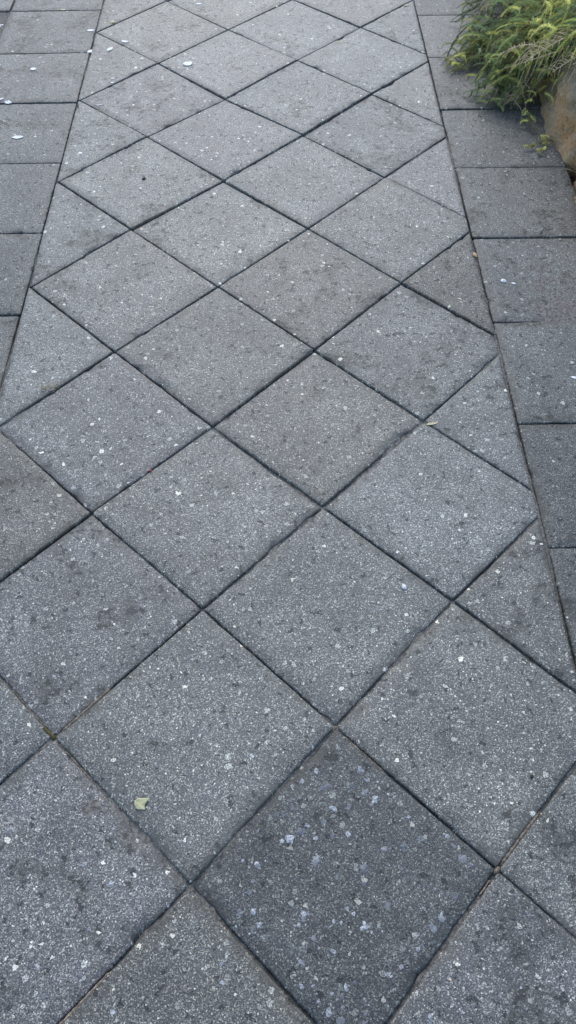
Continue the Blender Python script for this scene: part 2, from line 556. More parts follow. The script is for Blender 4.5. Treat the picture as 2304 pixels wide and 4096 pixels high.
def aggregate(o, poly, count, rmax, seed):
    """washed stones standing out of the paste of one slab"""
    rnd = random.Random(seed)
    if rmax < 0.009: count, rmax = int(count * 0.55), rmax * 0.85
    cx, cy = o.location.x, o.location.y
    xs = [p[0] for p in poly]; ys = [p[1] for p in poly]
    pl = poly if area(poly) > 0 else poly[::-1]
    V, F_ = [], []
    while count > 0:
        x, y = rnd.uniform(min(xs), max(xs)), rnd.uniform(min(ys), max(ys))
        if not all((b[0] - a[0]) * (y - a[1]) - (b[1] - a[1]) * (x - a[0]) > 0.012 * math.dist(a, b) for a, b in zip(pl, pl[1:] + pl[:1])): continue
        count -= 1
        r = 0.0022 + (rmax - 0.0022) * rnd.random() ** 3.2
        el = rnd.uniform(0.55, 1.0); an = rnd.uniform(0, 6.28); ca, sa = math.cos(an), math.sin(an)
        sd = rnd.uniform(0, 90)
        z0 = surf(x, y) - r * rnd.uniform(0.10, 0.30)
        b = len(V)
        for p in IV:
            d = 1 + 0.6 * n1(p.x * 1.5 + sd, p.y * 1.5, p.z * 1.5) + 0.35 * n1(p.x * 3.5 + sd, p.y * 3.5, p.z * 3.5)
            u, v, w = p.x * r * d, p.y * r * el * d, min(p.z, 0.75) * r * 0.42 * d
            V.append((x + u * ca - v * sa - cx, y + u * sa + v * ca - cy, z0 + w))
        F_ += [tuple(b + i for i in f) for f in IF]
    a = link('aggregate', mesh('aggregate', V, F_), M_STONE, o)
    a['kind'] = 'stuff'


AGG = {(5, 5): (230, 0.0100), (5, 6): (110, 0.0085), (4, 6): (120, 0.0075), (3, 5): (110, 0.0065), (4, 5): (80, 0.0060), (6, 5): (90, 0.0065),
       (3, 6): (70, 0.0070), (4, 4): (55, 0.0055), (5, 4): (45, 0.0048), (2, 4): (60, 0.0055), (3, 4): (40, 0.0050), (4, 3): (40, 0.0055),
       (1, 3): (45, 0.0060), (2, 3): (35, 0.0060), (0, 2): (45, 0.0065), (1, 1): (40, 0.0060), (0, 1): (40, 0.0060), (-1, 1): (35, 0.0060),
       (0, 0): (50, 0.0065), (2, 2): (30, 0.0055), (3, 3): (30, 0.0055), (1, 2): (35, 0.0055), (3, 2): (30, 0.005), (5, 3): (20, 0.005)}
rs = random.Random(11)
for i in range(-9, 12):
    for j in range(-9, 12):
        quad = [node(i, j), node(i + 1, j), node(i + 1, j + 1), node(i, j + 1)]
        if area(quad) < 0: quad.reverse()
        p = clip(quad, (SEAM_L(0), 0), (-1, -0.00112))
        if len(p) > 2: p = clip(p, (SEAM_R(0), 0), (1, 0.00331))
        if len(p) > 2: p = clip(p, (0, Y1), (0, 1))
        if len(p) > 2: p = clip(p, (0, Y0), (0, -1))
        t, c = LOOK.get((i, j), (sc(rs.choice([NEUT, BLUE, PURP, WARM]), rs.uniform(0.92, 1.06)), rs.uniform(0.1, 0.5)))
        dz = rs.uniform(-0.0026, 0.0026); tl = (rs.uniform(-0.007, 0.007), rs.uniform(-0.007, 0.007))
        if len(p) < 3: continue
        o = make_slab(p, 'paving_slab', t, c, dz, tl, (i + 9) * 31 + (j + 9) * 7, label=SLAB_LABEL.get((i, j)))
        if o and (i, j) in AGG: aggregate(o, p, *AGG[(i, j)], seed=i * 17 + j)

LJ = [-0.72, -0.31, 0.09, 0.50, 0.915, 1.13, 1.535, 1.939, 2.340, 2.755, 3.171, 3.572, 3.970, 4.372, 4.774, 5.175, 5.577, 5.98, 6.38, 6.78, 7.18]
for k in range(len(LJ) - 1):
    a, b = LJ[k], LJ[k + 1]
    o1, o2 = (rs.uniform(-0.003, 0.003) for _ in range(2))
    poly = [(OUT_L, a + o1), (SEAM_L(a), a), (SEAM_L(b), b), (OUT_L, b + o2)]
    make_slab(poly, 'border_slab', sc(BLUE, rs.uniform(0.74, 0.84)), rs.uniform(0, 0.12), rs.uniform(-0.002, 0.002),
              (rs.uniform(-0.005, 0.005), rs.uniform(-0.006, 0.006)), 900 + k)
# slabs of the side path that leaves to the left at the far end
for k, (xa, xb) in enumerate(((-1.60, OUT_L - 0.004),)):
    for m_, (a, b) in enumerate(((3.975, 4.374), (4.374, 4.77), (4.77, 5.17))):
        make_slab([(xa, a), (xb, a), (xb, b), (xa, b)], 'border_slab', sc(BLUE, rs.uniform(0.88, 0.98)), 0.05,
                  rs.uniform(-0.002, 0.002), (0, 0), 950 + m_ + 10 * k)
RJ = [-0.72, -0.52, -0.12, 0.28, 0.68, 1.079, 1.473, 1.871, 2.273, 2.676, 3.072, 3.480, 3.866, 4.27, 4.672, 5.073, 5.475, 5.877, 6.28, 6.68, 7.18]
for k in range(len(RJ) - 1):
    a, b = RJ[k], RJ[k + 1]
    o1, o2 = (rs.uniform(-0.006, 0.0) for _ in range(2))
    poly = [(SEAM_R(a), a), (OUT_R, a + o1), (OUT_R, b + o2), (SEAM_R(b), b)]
    make_slab(poly, 'border_slab', sc(BLUE, rs.uniform(0.64, 0.76)), rs.uniform(0.0, 0.15), rs.uniform(-0.002, 0.002),  # right border: darker concrete, with shade from rock and shrub tinted into it
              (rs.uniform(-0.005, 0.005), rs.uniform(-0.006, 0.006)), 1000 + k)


# ------------------------------------------------------------------ sand and moss in the joints
def joint_fill(p0, p1, w, ztop, seed, mat, name, label):
    a, b = Vector(p0), Vector(p1)
    L = (b - a).length
    d = (b - a) / L; nr = Vector((-d.y, d.x))
    n = max(6, int(L / 0.003))
    v, f = [], []
    for i in range(n + 1):
        t = i / n
        env = min(1, t / 0.12, (1 - t) / 0.12)
        for c in (-1, -0.45, 0.1, 0.55, 1):
            ww = w * (0.75 + 0.35 * n1(t * L * 120, c, seed)) * (0.35 + 0.65 * env)
            z = ztop - 0.010 * (1 - env) - 0.006 * c * c + 0.0022 * n1(t * L * 260, c * 2.3, seed * 1.3) + 0.0012 * n1(t * L * 700, c * 4, seed)
            p = a + d * (t * L) + nr * (c * ww)
            v.append((p.x, p.y, z))
    for i in range(n):
        for c in range(4):
            f.append((i * 5 + c, (i + 1) * 5 + c, (i + 1) * 5 + c + 1, i * 5 + c + 1))
    o = link(name, mesh(name, v, f, True), mat, path)
    o['label'] = label
    return o


joint_fill((-0.478, 0.642), (-0.375, 0.752), 0.0062, -0.0005, 3, M_SAND, 'joint_sand', 'pale tan sand filling the joint beside the green leaf slab')
joint_fill((-0.478, 0.632), (-0.392, 0.545), 0.0042, -0.0035, 5, M_SAND, 'joint_sand', 'thin line of tan sand in a near left joint')
joint_fill((-0.60, 0.758), (-0.490, 0.645), 0.0045, -0.0040, 7, M_SAND, 'joint_sand', 'dark sandy joint running to the left edge')
joint_fill((0.376, 0.373), (0.480, 0.482), 0.0056, -0.0012, 9, M_SAND, 'joint_sand', 'grey-tan sand strip in the joint near the right edge')
joint_fill((0.362, 0.357), (0.333, 0.325), 0.0046, -0.004, 10, M_SAND, 'joint_sand', 'short sandy end of a joint')
joint_fill((-0.41, 0.125), (-0.315, 0.222), 0.0056, -0.0015, 11, M_SAND, 'joint_sand', 'brown sand crumbling out of the bottom left joint')
joint_fill((0.098, 0.640), (0.190, 0.547), 0.0045, -0.0035, 13, M_SAND, 'joint_sand', 'brown sand along the top edge of the dark slab')
joint_fill((0.08, 0.640), (0.094, 0.655), 0.0045, -0.004, 14, M_SAND, 'joint_sand', 'sandy crossing of two joints')
joint_fill((0.368, 0.364), (0.381, 0.377), 0.0062, -0.0005, 15, M_SAND, 'joint_sand', 'pale sand plug where four slabs meet')
joint_fill((-0.513, 0.663), (-0.479, 0.633), 0.0075, 0.0002, 17, M_MOSS, 'moss_tuft', 'olive moss where four slabs meet near the left edge')
joint_fill((-0.70, 1.62), (-0.60, 1.665), 0.004, -0.004, 18, M_SAND, 'joint_sand', 'sandy joint under the dry straw')
joint_fill((-0.45, 3.43), (-0.35, 3.53), 0.0035, -0.004, 19, M_SAND, 'joint_sand', 'faint sand in a far joint')
joint_fill((-0.42, 2.985), (-0.30, 3.095), 0.0035, -0.004, 20, M_SAND, 'joint_sand', 'brownish sand in a far joint')
joint_fill((-0.58, 2.83), (-0.66, 2.755), 0.0035, -0.004, 21, M_SAND, 'joint_sand', 'brownish sand in the joint by the left border')


# ------------------------------------------------------------------ boulders
def boulder(name, c, r, seed, label, sq=0.75, pw=3.4, lean=0.0):
    bm = bmesh.new()
    bmesh.ops.create_icosphere(bm, subdivisions=6, radius=1.0)
    for v in bm.verts:
        p = v.co.normalized()
        # superellipsoid: flatter faces, rounded shoulders
        q = Vector([math.copysign(abs(x) ** sq, x) for x in p])
        q = q / max(1e-6, (abs(q.x) ** pw + abs(q.y) ** pw + abs(q.z) ** pw) ** (1 / pw))
        s = p * 1.3 + Vector((seed, seed * 0.7, -seed))
        d = 1 + 0.10 * mnoise.noise(s) + 0.06 * mnoise.noise(s * 2.7) + 0.030 * mnoise.noise(s * 7) + 0.026 * mnoise.noise(s * 17) + 0.014 * mnoise.noise(s * 41)
        v.co = Vector((q.x * r[0], q.y * r[1], q.z * r[2])) * d
        v.co.x += lean * max(0.0, v.co.z)
    me = bpy.data.meshes.new(name)
    bm.to_mesh(me); bm.free()
    me.polygons.foreach_set('use_smooth', [True] * len(me.polygons))
    o = link(name, me, M_ROCK)
    o.location = c
    return tag(o, label, 'rock')


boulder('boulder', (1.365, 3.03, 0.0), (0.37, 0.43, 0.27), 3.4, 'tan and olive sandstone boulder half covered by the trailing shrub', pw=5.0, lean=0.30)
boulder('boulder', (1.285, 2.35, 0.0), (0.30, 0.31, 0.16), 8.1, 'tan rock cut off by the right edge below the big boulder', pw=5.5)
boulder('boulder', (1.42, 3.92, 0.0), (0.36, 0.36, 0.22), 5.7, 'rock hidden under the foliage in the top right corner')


# ------------------------------------------------------------------ trailing shrub
def tube(pts, r0, r1, sides=5):
    v, f = [], []
    n = len(pts)
    for i, p in enumerate(pts):
        d = (pts[min(i + 1, n - 1)] - pts[max(i - 1, 0)]).normalized()
        a = d.orthogonal().normalized(); b = d.cross(a)
        r = r0 + (r1 - r0) * i / (n - 1)
        for s in range(sides):
            t = 2 * math.pi * s / sides
            v.append(p + (a * math.cos(t) + b * math.sin(t)) * r)
    for i in range(n - 1):
        for s in range(sides):
            s2 = (s + 1) % sides
            f.append((i * sides + s, i * sides + s2, (i + 1) * sides + s2, (i + 1) * sides + s))
    return v, f


def bez(a, b, c, n):
    return [a * (1 - t) ** 2 + b * 2 * t * (1 - t) + c * t * t for t in [i / (n - 1) for i in range(n)]]


class Foliage:
    def __init__(self):
        self.v, self.f, self.c = [], [], []

    def shoot(self, pts, rnd, col, nl=0.0085, width=0.0029, step=0.0010, stemr=0.0011):
        # green stemlet
        v, f = tube(pts, stemr, stemr * 0.6, 3)
        o = len(self.v)
        self.v += [tuple(x) for x in v]; self.f += [tuple(o + q for q in ff) for ff in f]
        sc_ = tuple(min(1, x * 1.25) for x in col)
        self.c += [sc_] * len(v)
        # needles in a spiral
        seg = [(pts[i + 1] - pts[i]).length for i in range(len(pts) - 1)]
        L = sum(seg); s = 0.0; ang = rnd.uniform(0, 6.28)
        while s < L:
            t = s; i = 0
            while i < len(seg) - 1 and t > seg[i]: t -= seg[i]; i += 1
            d = (pts[i + 1] - pts[i]).normalized()
            p = pts[i] + d * min(t, seg[i])
            a = d.orthogonal().normalized(); b = d.cross(a)
            ang += 2.4 + rnd.uniform(-0.3, 0.3)
            out = a * math.cos(ang) + b * math.sin(ang)
            k = min(1.0, 0.35 + 1.2 * (L - s) / max(L, 1e-5) * 1.0)
            ln = nl * rnd.uniform(0.75, 1.15) * k
            dirn = (out * 0.92 + d * 0.50 + Vector((0, 0, 0.1))).normalized()
            sd = dirn.cross(d).normalized() * width * 0.5
            tip = p + dirn * ln + d * ln * 0.12
            m = p + dirn * ln * 0.5
            o = len(self.v)
            self.v += [tuple(p), tuple(m + sd), tuple(tip), tuple(m - sd)]
            self.f.append((o, o + 1, o + 2, o + 3))
            j = rnd.uniform(0.8, 1.2)
            cc = (col[0] * j, col[1] * j, col[2] * j)
            self.c += [cc] * 4
            s += step

    def build(self, name, parent):
        me = mesh(name, self.v, self.f)
        at = me.color_attributes.new('tint', 'FLOAT_COLOR', 'POINT')
        flat = []
        for c in self.c: flat += [c[0], c[1], c[2], 1.0]
        at.data.foreach_set('color', flat)
        return link(name, me, M_NEEDLE, parent)


shrub = bpy.data.objects.new('trailing_shrub', None)
COL.objects.link(shrub)
shrub.location = (1.45, 3.55, 0.15)
tag(shrub, 'green needle-leaved trailing shrub spilling over the rock onto the paving', 'shrub')
BASE = Vector(shrub.location)

GREENS = [(0.120, 0.160, 0.075), (0.165, 0.195, 0.085), (0.225, 0.245, 0.095), (0.300, 0.305, 0.115), (0.090, 0.140, 0.085), (0.37, 0.36, 0.14)]


def rock_floor(x, y):
    """lowest height foliage may take: paving, or the shoulders of the rocks"""
    z = 0.012
    for cx, cy, rx, ry, rz, cz in ((1.375, 3.06, 0.37, 0.42, 0.25, 0.02), (1.42, 3.92, 0.36, 0.36, 0.22, 0.0)):
        u = abs((x - cx) / rx) ** 2.6 + abs((y - cy) / ry) ** 2.6
        if u < 1: z = max(z, cz + rz * (1 - u) ** (1 / 2.6) + 0.02)
    return z


def settle(p):
    return Vector((p.x, p.y, max(p.z, rock_floor(p.x, p.y))))


def branch(start, tip, lift, seed, dens=1.0, shoot_len=(0.05, 0.11), cols=None, bare=0.15, stem=(0.0028, 0.0010), bark=None, droop=0.35, nl=0.0095, side=None):
    rnd = random.Random(seed)
    start, tip = Vector(start), Vector(tip)
    midp = start.lerp(tip, 0.5) + Vector((rnd.uniform(-0.03, 0.03), rnd.uniform(-0.03, 0.03), lift)) + (side or Vector((0, 0, 0)))
    n = 14
    pts = bez(start, midp, tip, n)
    pts = [settle(p + Vector((n1(i * 0.6, seed), n1(i * 0.6, seed, 5), n1(i * 0.6, seed, 9))) * 0.012 * min(1, i / 4)) for i, p in enumerate(pts)]
    v, f = tube([p - BASE for p in pts], stem[0], stem[1])
    o = link('branch', mesh('branch', [tuple(x) for x in v], f, True), bark or rnd.choice([M_BARK, M_BARK, M_GREENSTEM]), shrub)
    F = Foliage()
    L = sum((pts[i + 1] - pts[i]).length for i in range(n - 1))
    ns = max(4, int(L / 0.025 * dens))
    col0 = rnd.choice(cols or GREENS)
    for k in range(ns):
        t = bare + (1 - bare) * (k + rnd.random() * 0.8) / ns
        x = t * (n - 1); i = min(int(x), n - 2)
        p = pts[i].lerp(pts[i + 1], x - i)
        d = (pts[i + 1] - pts[i]).normalized()
        sidev = d.cross(Vector((0, 0, 1)))
        if sidev.length < 0.05: sidev = Vector((1, 0, 0))
        sidev.normalize()
        s = 1 if k % 2 else -1
        out = (sidev * s * rnd.uniform(0.5, 1.4) + d * rnd.uniform(0.1, 0.9) + Vector((rnd.uniform(-0.4, 0.4), rnd.uniform(-0.4, 0.4), rnd.uniform(-0.1, 0.8)))).normalized()
        ln = 1.35 * rnd.uniform(*shoot_len) * (1.0 - 0.40 * t)
        e = p + out * ln
        e2 = e + Vector((rnd.uniform(-0.35, 0.35), rnd.uniform(-0.35, 0.35), -droop)) * ln + d * ln * 0.3
        sp = [settle(q_) for q_ in bez(p, e, e2, 8)]
        j = 1.0 + 1.95 * rnd.random() ** 1.3
        c = rnd.choice(GREENS) if rnd.random() < 0.25 else col0
        c = (c[0] * j, c[1] * j, c[2] * j)
        F.shoot([q_ - BASE for q_ in sp], rnd, c, nl=nl * rnd.uniform(0.8, 1.15))
    # leading shoot
    F.shoot([q_ - BASE for q_ in pts[-6:]], rnd, col0, nl=nl)
    F.build('foliage', o)
    return o


rb = random.Random(5)
# the mass of the shrub: arching branches from the crown, lowest first
cnt = 0
for k in range(185):
    tx = rb.uniform(0.86, 1.60)
    ty = rb.uniform(3.02, 4.35)
    if tx < 0.98 and ty < 3.25: continue
    if tx > 0.98 and ty < 3.12: continue
    h = max(0.02, (tx - 0.80) * 0.50 + rb.uniform(-0.05, 0.10))
    tip = Vector((tx, ty, h))
    back = Vector((rb.uniform(0.18, 0.42), rb.uniform(-0.05, 0.30), rb.uniform(0.0, 0.12)))
    st = tip + back
    st.z = min(st.z, 0.36)
    branch(st, tip, rb.uniform(0.03, 0.10), 100 + k, dens=1.0, shoot_len=(0.05, 0.12), droop=rb.uniform(0.2, 0.6))
    cnt += 1
# trailing tails that reach the paving
YG = [(0.38, 0.36, 0.14), (0.30, 0.30, 0.11)]
DK = [(0.125, 0.165, 0.080), (0.160, 0.190, 0.080)]
TAILS = [
    ((0.98, 3.62, 0.16), (0.735, 3.40, 0.02), 0.05, DK, 0.9, None),
    ((0.95, 3.55, 0.15), (0.725, 3.365, 0.015), 0.04, DK, 1.2, None),
    ((0.94, 3.70, 0.12), (0.775, 3.62, 0.03), 0.04, DK, 1.2, None),
    ((0.96, 3.80, 0.12), (0.765, 3.74, 0.03), 0.04, DK, 1.2, None),
    ((0.95, 3.92, 0.12), (0.800, 3.90, 0.03), 0.04, YG, 1.2, None),
    ((0.99, 3.42, 0.20), (0.800, 3.09, 0.015), 0.06, DK, 1.1, None),
    ((1.00, 3.36, 0.20), (0.770, 3.065, 0.012), 0.05, DK, 1.1, None),
    ((1.02, 3.38, 0.22), (0.845, 3.075, 0.02), 0.05, DK, 1.1, None),
    ((1.02, 3.42, 0.24), (0.870, 3.10, 0.05), 0.05, DK, 1.2, None),
    ((1.04, 3.35, 0.24), (0.895, 3.05, 0.03), 0.04, YG, 0.9, None),
    ((1.08, 3.36, 0.26), (0.940, 3.06, 0.05), 0.04, DK, 1.0, None),
    ((1.06, 3.30, 0.26), (0.962, 3.02, 0.06), 0.03, YG, 0.9, None),
    ((1.00, 3.40, 0.18), (0.735, 3.215, 0.02), 0.04, YG, 0.6, None),
    ((1.18, 3.30, 0.34), (1.030, 3.02, 0.23), 0.05, YG, 0.9, None),
    ((1.30, 3.25, 0.38), (1.060, 2.93, 0.27), 0.05, YG, 0.9, None),
    ((1.36, 3.20, 0.38), (1.140, 2.92, 0.29), 0.05, YG, 0.8, None),
    ((1.22, 3.35, 0.34), (0.990, 3.06, 0.16), 0.05, DK, 1.0, None),
]
for k, (a, b, lf, cols, dn, sd) in enumerate(TAILS):
    branch(a, b, lf, 700 + k, dens=dn, cols=cols, shoot_len=(0.045, 0.095), bare=0.05, droop=0.3)
for k in range(46):
    tx = rb.uniform(0.99, 1.32); ty = rb.uniform(2.93, 3.25)
    tip = Vector((tx, ty, rb.uniform(0.20, 0.36)))
    st = tip + Vector((rb.uniform(0.10, 0.32), rb.uniform(0.02, 0.32), rb.uniform(0.0, 0.08)))
    branch(st, tip, rb.uniform(0.03, 0.09), 1500 + k, cols=YG if k % 2 else None, shoot_len=(0.05, 0.11), droop=rb.uniform(0.4, 1.0))
for k in range(22):
    tx = rb.uniform(0.80, 0.97); ty = rb.uniform(3.06, 3.30)
    tip = Vector((tx, ty, rb.uniform(0.015, 0.10)))
    st = tip + Vector((rb.uniform(0.06, 0.22), rb.uniform(0.10, 0.30), rb.uniform(0.06, 0.16)))
    branch(st, tip, rb.uniform(0.03, 0.08), 1600 + k, cols=DK if k % 3 else YG, shoot_len=(0.04, 0.085), droop=rb.uniform(0.2, 0.7))
for k in range(9):
    tip = Vector((0.795 + rb.uniform(-0.03, 0.05), 3.10 + rb.uniform(-0.02, 0.09), rb.uniform(0.012, 0.07)))
    branch(tip + Vector((rb.uniform(0.03, 0.10), rb.uniform(0.06, 0.15), rb.uniform(0.04, 0.10))), tip, 0.04, 1700 + k, cols=DK, shoot_len=(0.03, 0.06), bare=0.0, droop=0.4)
for k in range(11):
    tip = Vector((rb.uniform(0.705, 0.80), rb.uniform(3.37, 3.56), rb.uniform(0.012, 0.04)))
    branch(tip + Vector((rb.uniform(0.07, 0.15), rb.uniform(0.04, 0.15), rb.uniform(0.03, 0.09))), tip, 0.03, 1800 + k, cols=YG if k % 2 else DK, shoot_len=(0.035, 0.07), bare=0.1, droop=0.4)
# brown arching stem at the left with a leafy end lying on the paving
branch((0.83, 3.66, 0.05), (0.672, 3.455, 0.012), 0.075, 801, dens=0.45, cols=DK, shoot_len=(0.03, 0.05), bare=0.72, stem=(0.0032, 0.0018), bark=M_BARK)
branch((0.80, 3.62, 0.06), (0.765, 3.46, 0.015), 0.02, 802, dens=0.5, cols=YG, shoot_len=(0.05, 0.08), bare=0.5, stem=(0.0034, 0.002), bark=M_BARK)
branch((0.672, 3.455, 0.012), (0.712, 3.345, 0.012), 0.01, 803, dens=1.8, cols=YG, shoot_len=(0.03, 0.055), bare=0.1, bark=M_GREENSTEM)
# long thin sprig lying on the slab in front of the boulder
branch((0.905, 3.09, 0.03), (0.909, 2.905, 0.012), 0.02, 804, dens=1.1, cols=YG, shoot_len=(0.02, 0.04), bare=0.05, stem=(0.002, 0.0012), bark=M_BARK)
branch((0.909, 2.910, 0.012), (0.945, 2.790, 0.012), 0.004, 805, dens=0.7, cols=YG, shoot_len=(0.02, 0.035), bare=0.55, stem=(0.0018, 0.0010), bark=M_BARK)
branch((0.925, 2.845, 0.012), (0.868, 2.780, 0.010), 0.004, 806, dens=0.4, cols=YG, shoot_len=(0.012, 0.022), bare=0.3, stem=(0.0013, 0.0008), bark=M_GREENSTEM)
branch((0.944, 2.800, 0.012), (0.908, 2.752, 0.010), 0.004, 807, dens=0.4, cols=YG, shoot_len=(0.010, 0.018), bare=0.3, stem=(0.0015, 0.0008), bark=M_GREENSTEM)
branch((0.84, 3.24, 0.05), (0.715, 3.135, 0.012), 0.02, 808, dens=0.6, cols=DK, shoot_len=(0.025, 0.04), bare=0.4, stem=(0.0016, 0.0010), bark=M_BARK)


# bleached dead sprays: a twig with a comb of curved bare sprigs
def dead_spray(start, tip, lift, seed, n_s=16, ln=0.06, droop=0.8, mat=None, r=0.0022):
    rnd = random.Random(seed)
    start, tip = Vector(start), Vector(tip)
    pts = [settle(p) for p in bez(start, start.lerp(tip, 0.5) + Vector((0, 0, lift)), tip, 12)]
    V, Fc = [], []

    def add(pp, r0, r1):
        v, f = tube([q_ - BASE for q_ in pp], r0, r1, 4)
        o = len(V); V.extend(tuple(x) for x in v); Fc.extend(tuple(o + q_ for q_ in ff) for ff in f)
    add(pts, r, r * 0.5)
    n_s = int(n_s * 1.5)
    for k in range(n_s):
        t = 0.25 + 0.75 * k / n_s
        x = t * 11; i = min(int(x), 10)
        p = pts[i].lerp(pts[i + 1], x - i)
        d = (pts[i + 1] - pts[i]).normalized()
        s = d.cross(Vector((0, 0, 1))).normalized() * (1 if k % 4 else -1)
        e = p + (s * 0.9 + d * 0.45 + Vector((0, 0, 0.35))).normalized() * ln * rnd.uniform(0.6, 1.1)
        e2 = e + Vector((0, 0, -droop * ln)) + d * ln * 0.3
        add([settle(q_) for q_ in bez(p, e, e2, 7)], 0.0011, 0.0006)
    o = link('dead_twig', mesh('dead_twig', V, Fc, True), mat or M_DEAD, shrub)
    o['label'] = 'bleached bare twig with a comb of dead sprigs'
    return o


dead_spray((1.10, 3.05, 0.29), (0.86, 3.00, 0.20), 0.04, 1, 22, 0.07)
dead_spray((0.95, 3.04, 0.22), (0.80, 3.14, 0.16), 0.06, 2, 10, 0.04)
dead_spray((1.16, 2.96, 0.31), (0.945, 2.93, 0.20), 0.02, 3, 13, 0.06)
dead_spray((1.25, 2.92, 0.32), (1.00, 2.90, 0.24), 0.03, 4, 9, 0.055)
dead_spray((1.02, 3.66, 0.20), (0.83, 3.62, 0.11), 0.06, 5, 20, 0.07)
dead_spray((1.00, 3.74, 0.20), (0.81, 3.80, 0.10), 0.05, 6, 18, 0.07)
dead_spray((1.00, 3.20, 0.14), (0.86, 3.02, 0.04), 0.03, 7, 14, 0.05, mat=M_STRAW)
dead_spray((0.93, 3.45, 0.10), (0.77, 3.40, 0.03), 0.03, 8, 18, 0.05, mat=M_STRAW)
dead_spray((1.25, 3.35, 0.40), (1.05, 3.10, 0.34), 0.03, 9, 12, 0.05)
branch((1.14, 3.00, 0.27), (0.775, 3.11, 0.10), 0.02, 820, dens=0.3, cols=[(0.30, 0.30, 0.10)], shoot_len=(0.015, 0.03), bare=0.75, stem=(0.0022, 0.0014), bark=M_DEAD)
branch((1.22, 2.90, 0.36), (0.905, 3.00, 0.30), 0.02, 821, dens=1.3, cols=[(0.26, 0.28, 0.085)], shoot_len=(0.05, 0.09), bare=0.05, stem=(0.0026, 0.0014), bark=M_DEAD, droop=1.0)


# ------------------------------------------------------------------ litter on the paving
def petal_mesh(L, W, cup, curl, seed, crumple=0.0):
    nx, ny = 8, 5
    v, f = [], []
    for i in range(nx + 1):
        t = i / nx
        hw = W * 0.5 * (math.sin(math.pi * min(1, max(0.0, t * 0.94 + 0.04))) ** 0.8)
        hw *= 1 + 0.15 * n1(t * 4, seed)
        for j in range(ny + 1):
            s = (j / ny - 0.5) * 2
            x = (t - 0.5) * L
            y = s * hw
            z = cup * s * s * hw + curl * (t - 0.5) ** 2 * L + 0.0012 * n1(t * 5, s * 2, seed) + crumple * n1(t * 6, s * 3, seed + 2)
            v.append((x, y, z + 0.0012))
    for i in range(nx):
        for j in range(ny):
            f.append((i * (ny + 1) + j, (i + 1) * (ny + 1) + j, (i + 1) * (ny + 1) + j + 1, i * (ny + 1) + j + 1))
    zs = sorted(p[2] for p in v); zmin = zs[len(zs) // 4]
    v = [(a, b, max(0.0, c - zmin)) for a, b, c in v]
    me = mesh('petal', v, f, True)
    return me


def petal(x, y, L, W, ang, label, mat=None, cup=0.10, curl=0.08, crumple=0.0, name='petal', z=0.0004, cat='petal', group='petals fallen on the paving'):
    s = int((x * 131 + y * 77) * 10) % 97
    o = link(name, petal_mesh(L, W, cup, curl, s, crumple), mat or M_PETAL)
    md = o.modifiers.new('thickness', 'SOLIDIFY'); md.thickness = 0.0003; md.offset = 1
    o.location = (x, y, surf(x, y) + z)
    o.rotation_euler = (0, 0, R(ang))
    return tag(o, label, cat, group)


petal(-0.808, 3.772, 0.034, 0.018, 3, 'white curled petal on the left border beside the seam at the far end')
petal(-0.782, 3.582, 0.036, 0.022, 30, 'white petal lying across the seam of the left border', cup=0.2)
petal(-0.705, 3.592, 0.036, 0.020, 60, 'white twisted petal on the cut slab right of the left seam', curl=0.2, cup=0.2)
petal(-0.650, 3.661, 0.034, 0.016, -15, 'white petal at the diagonal joint near the upper left', curl=0.2)
petal(-0.374, 3.457, 0.042, 0.036, 35, 'largest crumpled white petal on a far diagonal slab', crumple=0.006)
petal(-0.721, 3.844, 0.022, 0.022, 20, 'cream petal bit on the joint at the upper left', M_YPETAL, crumple=0.004)
petal(-0.957, 3.979, 0.028, 0.012, -5, 'cream petal on the cross joint of the left border', M_YPETAL)
petal(-0.997, 3.437, 0.026, 0.022, 5, 'round white petal alone in the middle of a left border slab', crumple=0.002)
petal(-1.050, 3.176, 0.032, 0.024, -20, 'white petal on a border joint at the left edge of the picture', crumple=0.006)
petal(-1.082, 3.204, 0.020, 0.014, 40, 'small white petal just above another at the left edge', crumple=0.003)
petal(-0.969, 2.927, 0.042, 0.020, 5, 'white boat-shaped petal, lowest one on the left border', cup=0.2, curl=0.2)
petal(-0.722, 2.809, 0.013, 0.016, 80, 'tiny white petal on the cut slab beside the left seam')
petal(-0.698, 3.146, 0.026, 0.005, 10, 'thin white sliver on a joint right of the left seam')
petal(0.560, 3.958, 0.024, 0.016, 30, 'yellow-green flower bit at the far right seam', M_LEAF, crumple=0.006)
petal(-0.358, 4.015, 0.026, 0.016, 0, 'white petal at the top edge of the picture')
petal(-0.666, 3.348, 0.016, 0.009, 0, 'small white petal above a joint, upper of a pair')
petal(-0.664, 3.314, 0.016, 0.009, 10, 'small white petal below a joint, lower of a pair')
petal(0.384, 1.479, 0.034, 0.009, 12, 'narrow cream petal beside a joint crossing on the right', M_YPETAL, cup=0.2)
petal(0.698, 2.047, 0.015, 0.008, -20, 'small white petal on a right border slab', cup=0.2)
petal(0.793, 1.640, 0.018, 0.009, -15, 'white petal on a lower right border slab')
petal(-1.222, 3.895, 0.050, 0.030, 60, 'white petal in the soil at the upper left, farthest', cup=0.2, z=-0.012, group='petals in the left bed')
petal(-1.207, 3.843, 0.050, 0.034, 10, 'white petal in the soil at the upper left, largest', crumple=0.008, z=-0.010, group='petals in the left bed')
petal(-1.212, 3.779, 0.036, 0.026, 80, 'white petal in the soil at the upper left, third down', z=-0.010, group='petals in the left bed')
petal(-1.202, 3.715, 0.034, 0.024, 30, 'white petal in the soil at the upper left, nearest', crumple=0.004, z=-0.010, group='petals in the left bed')


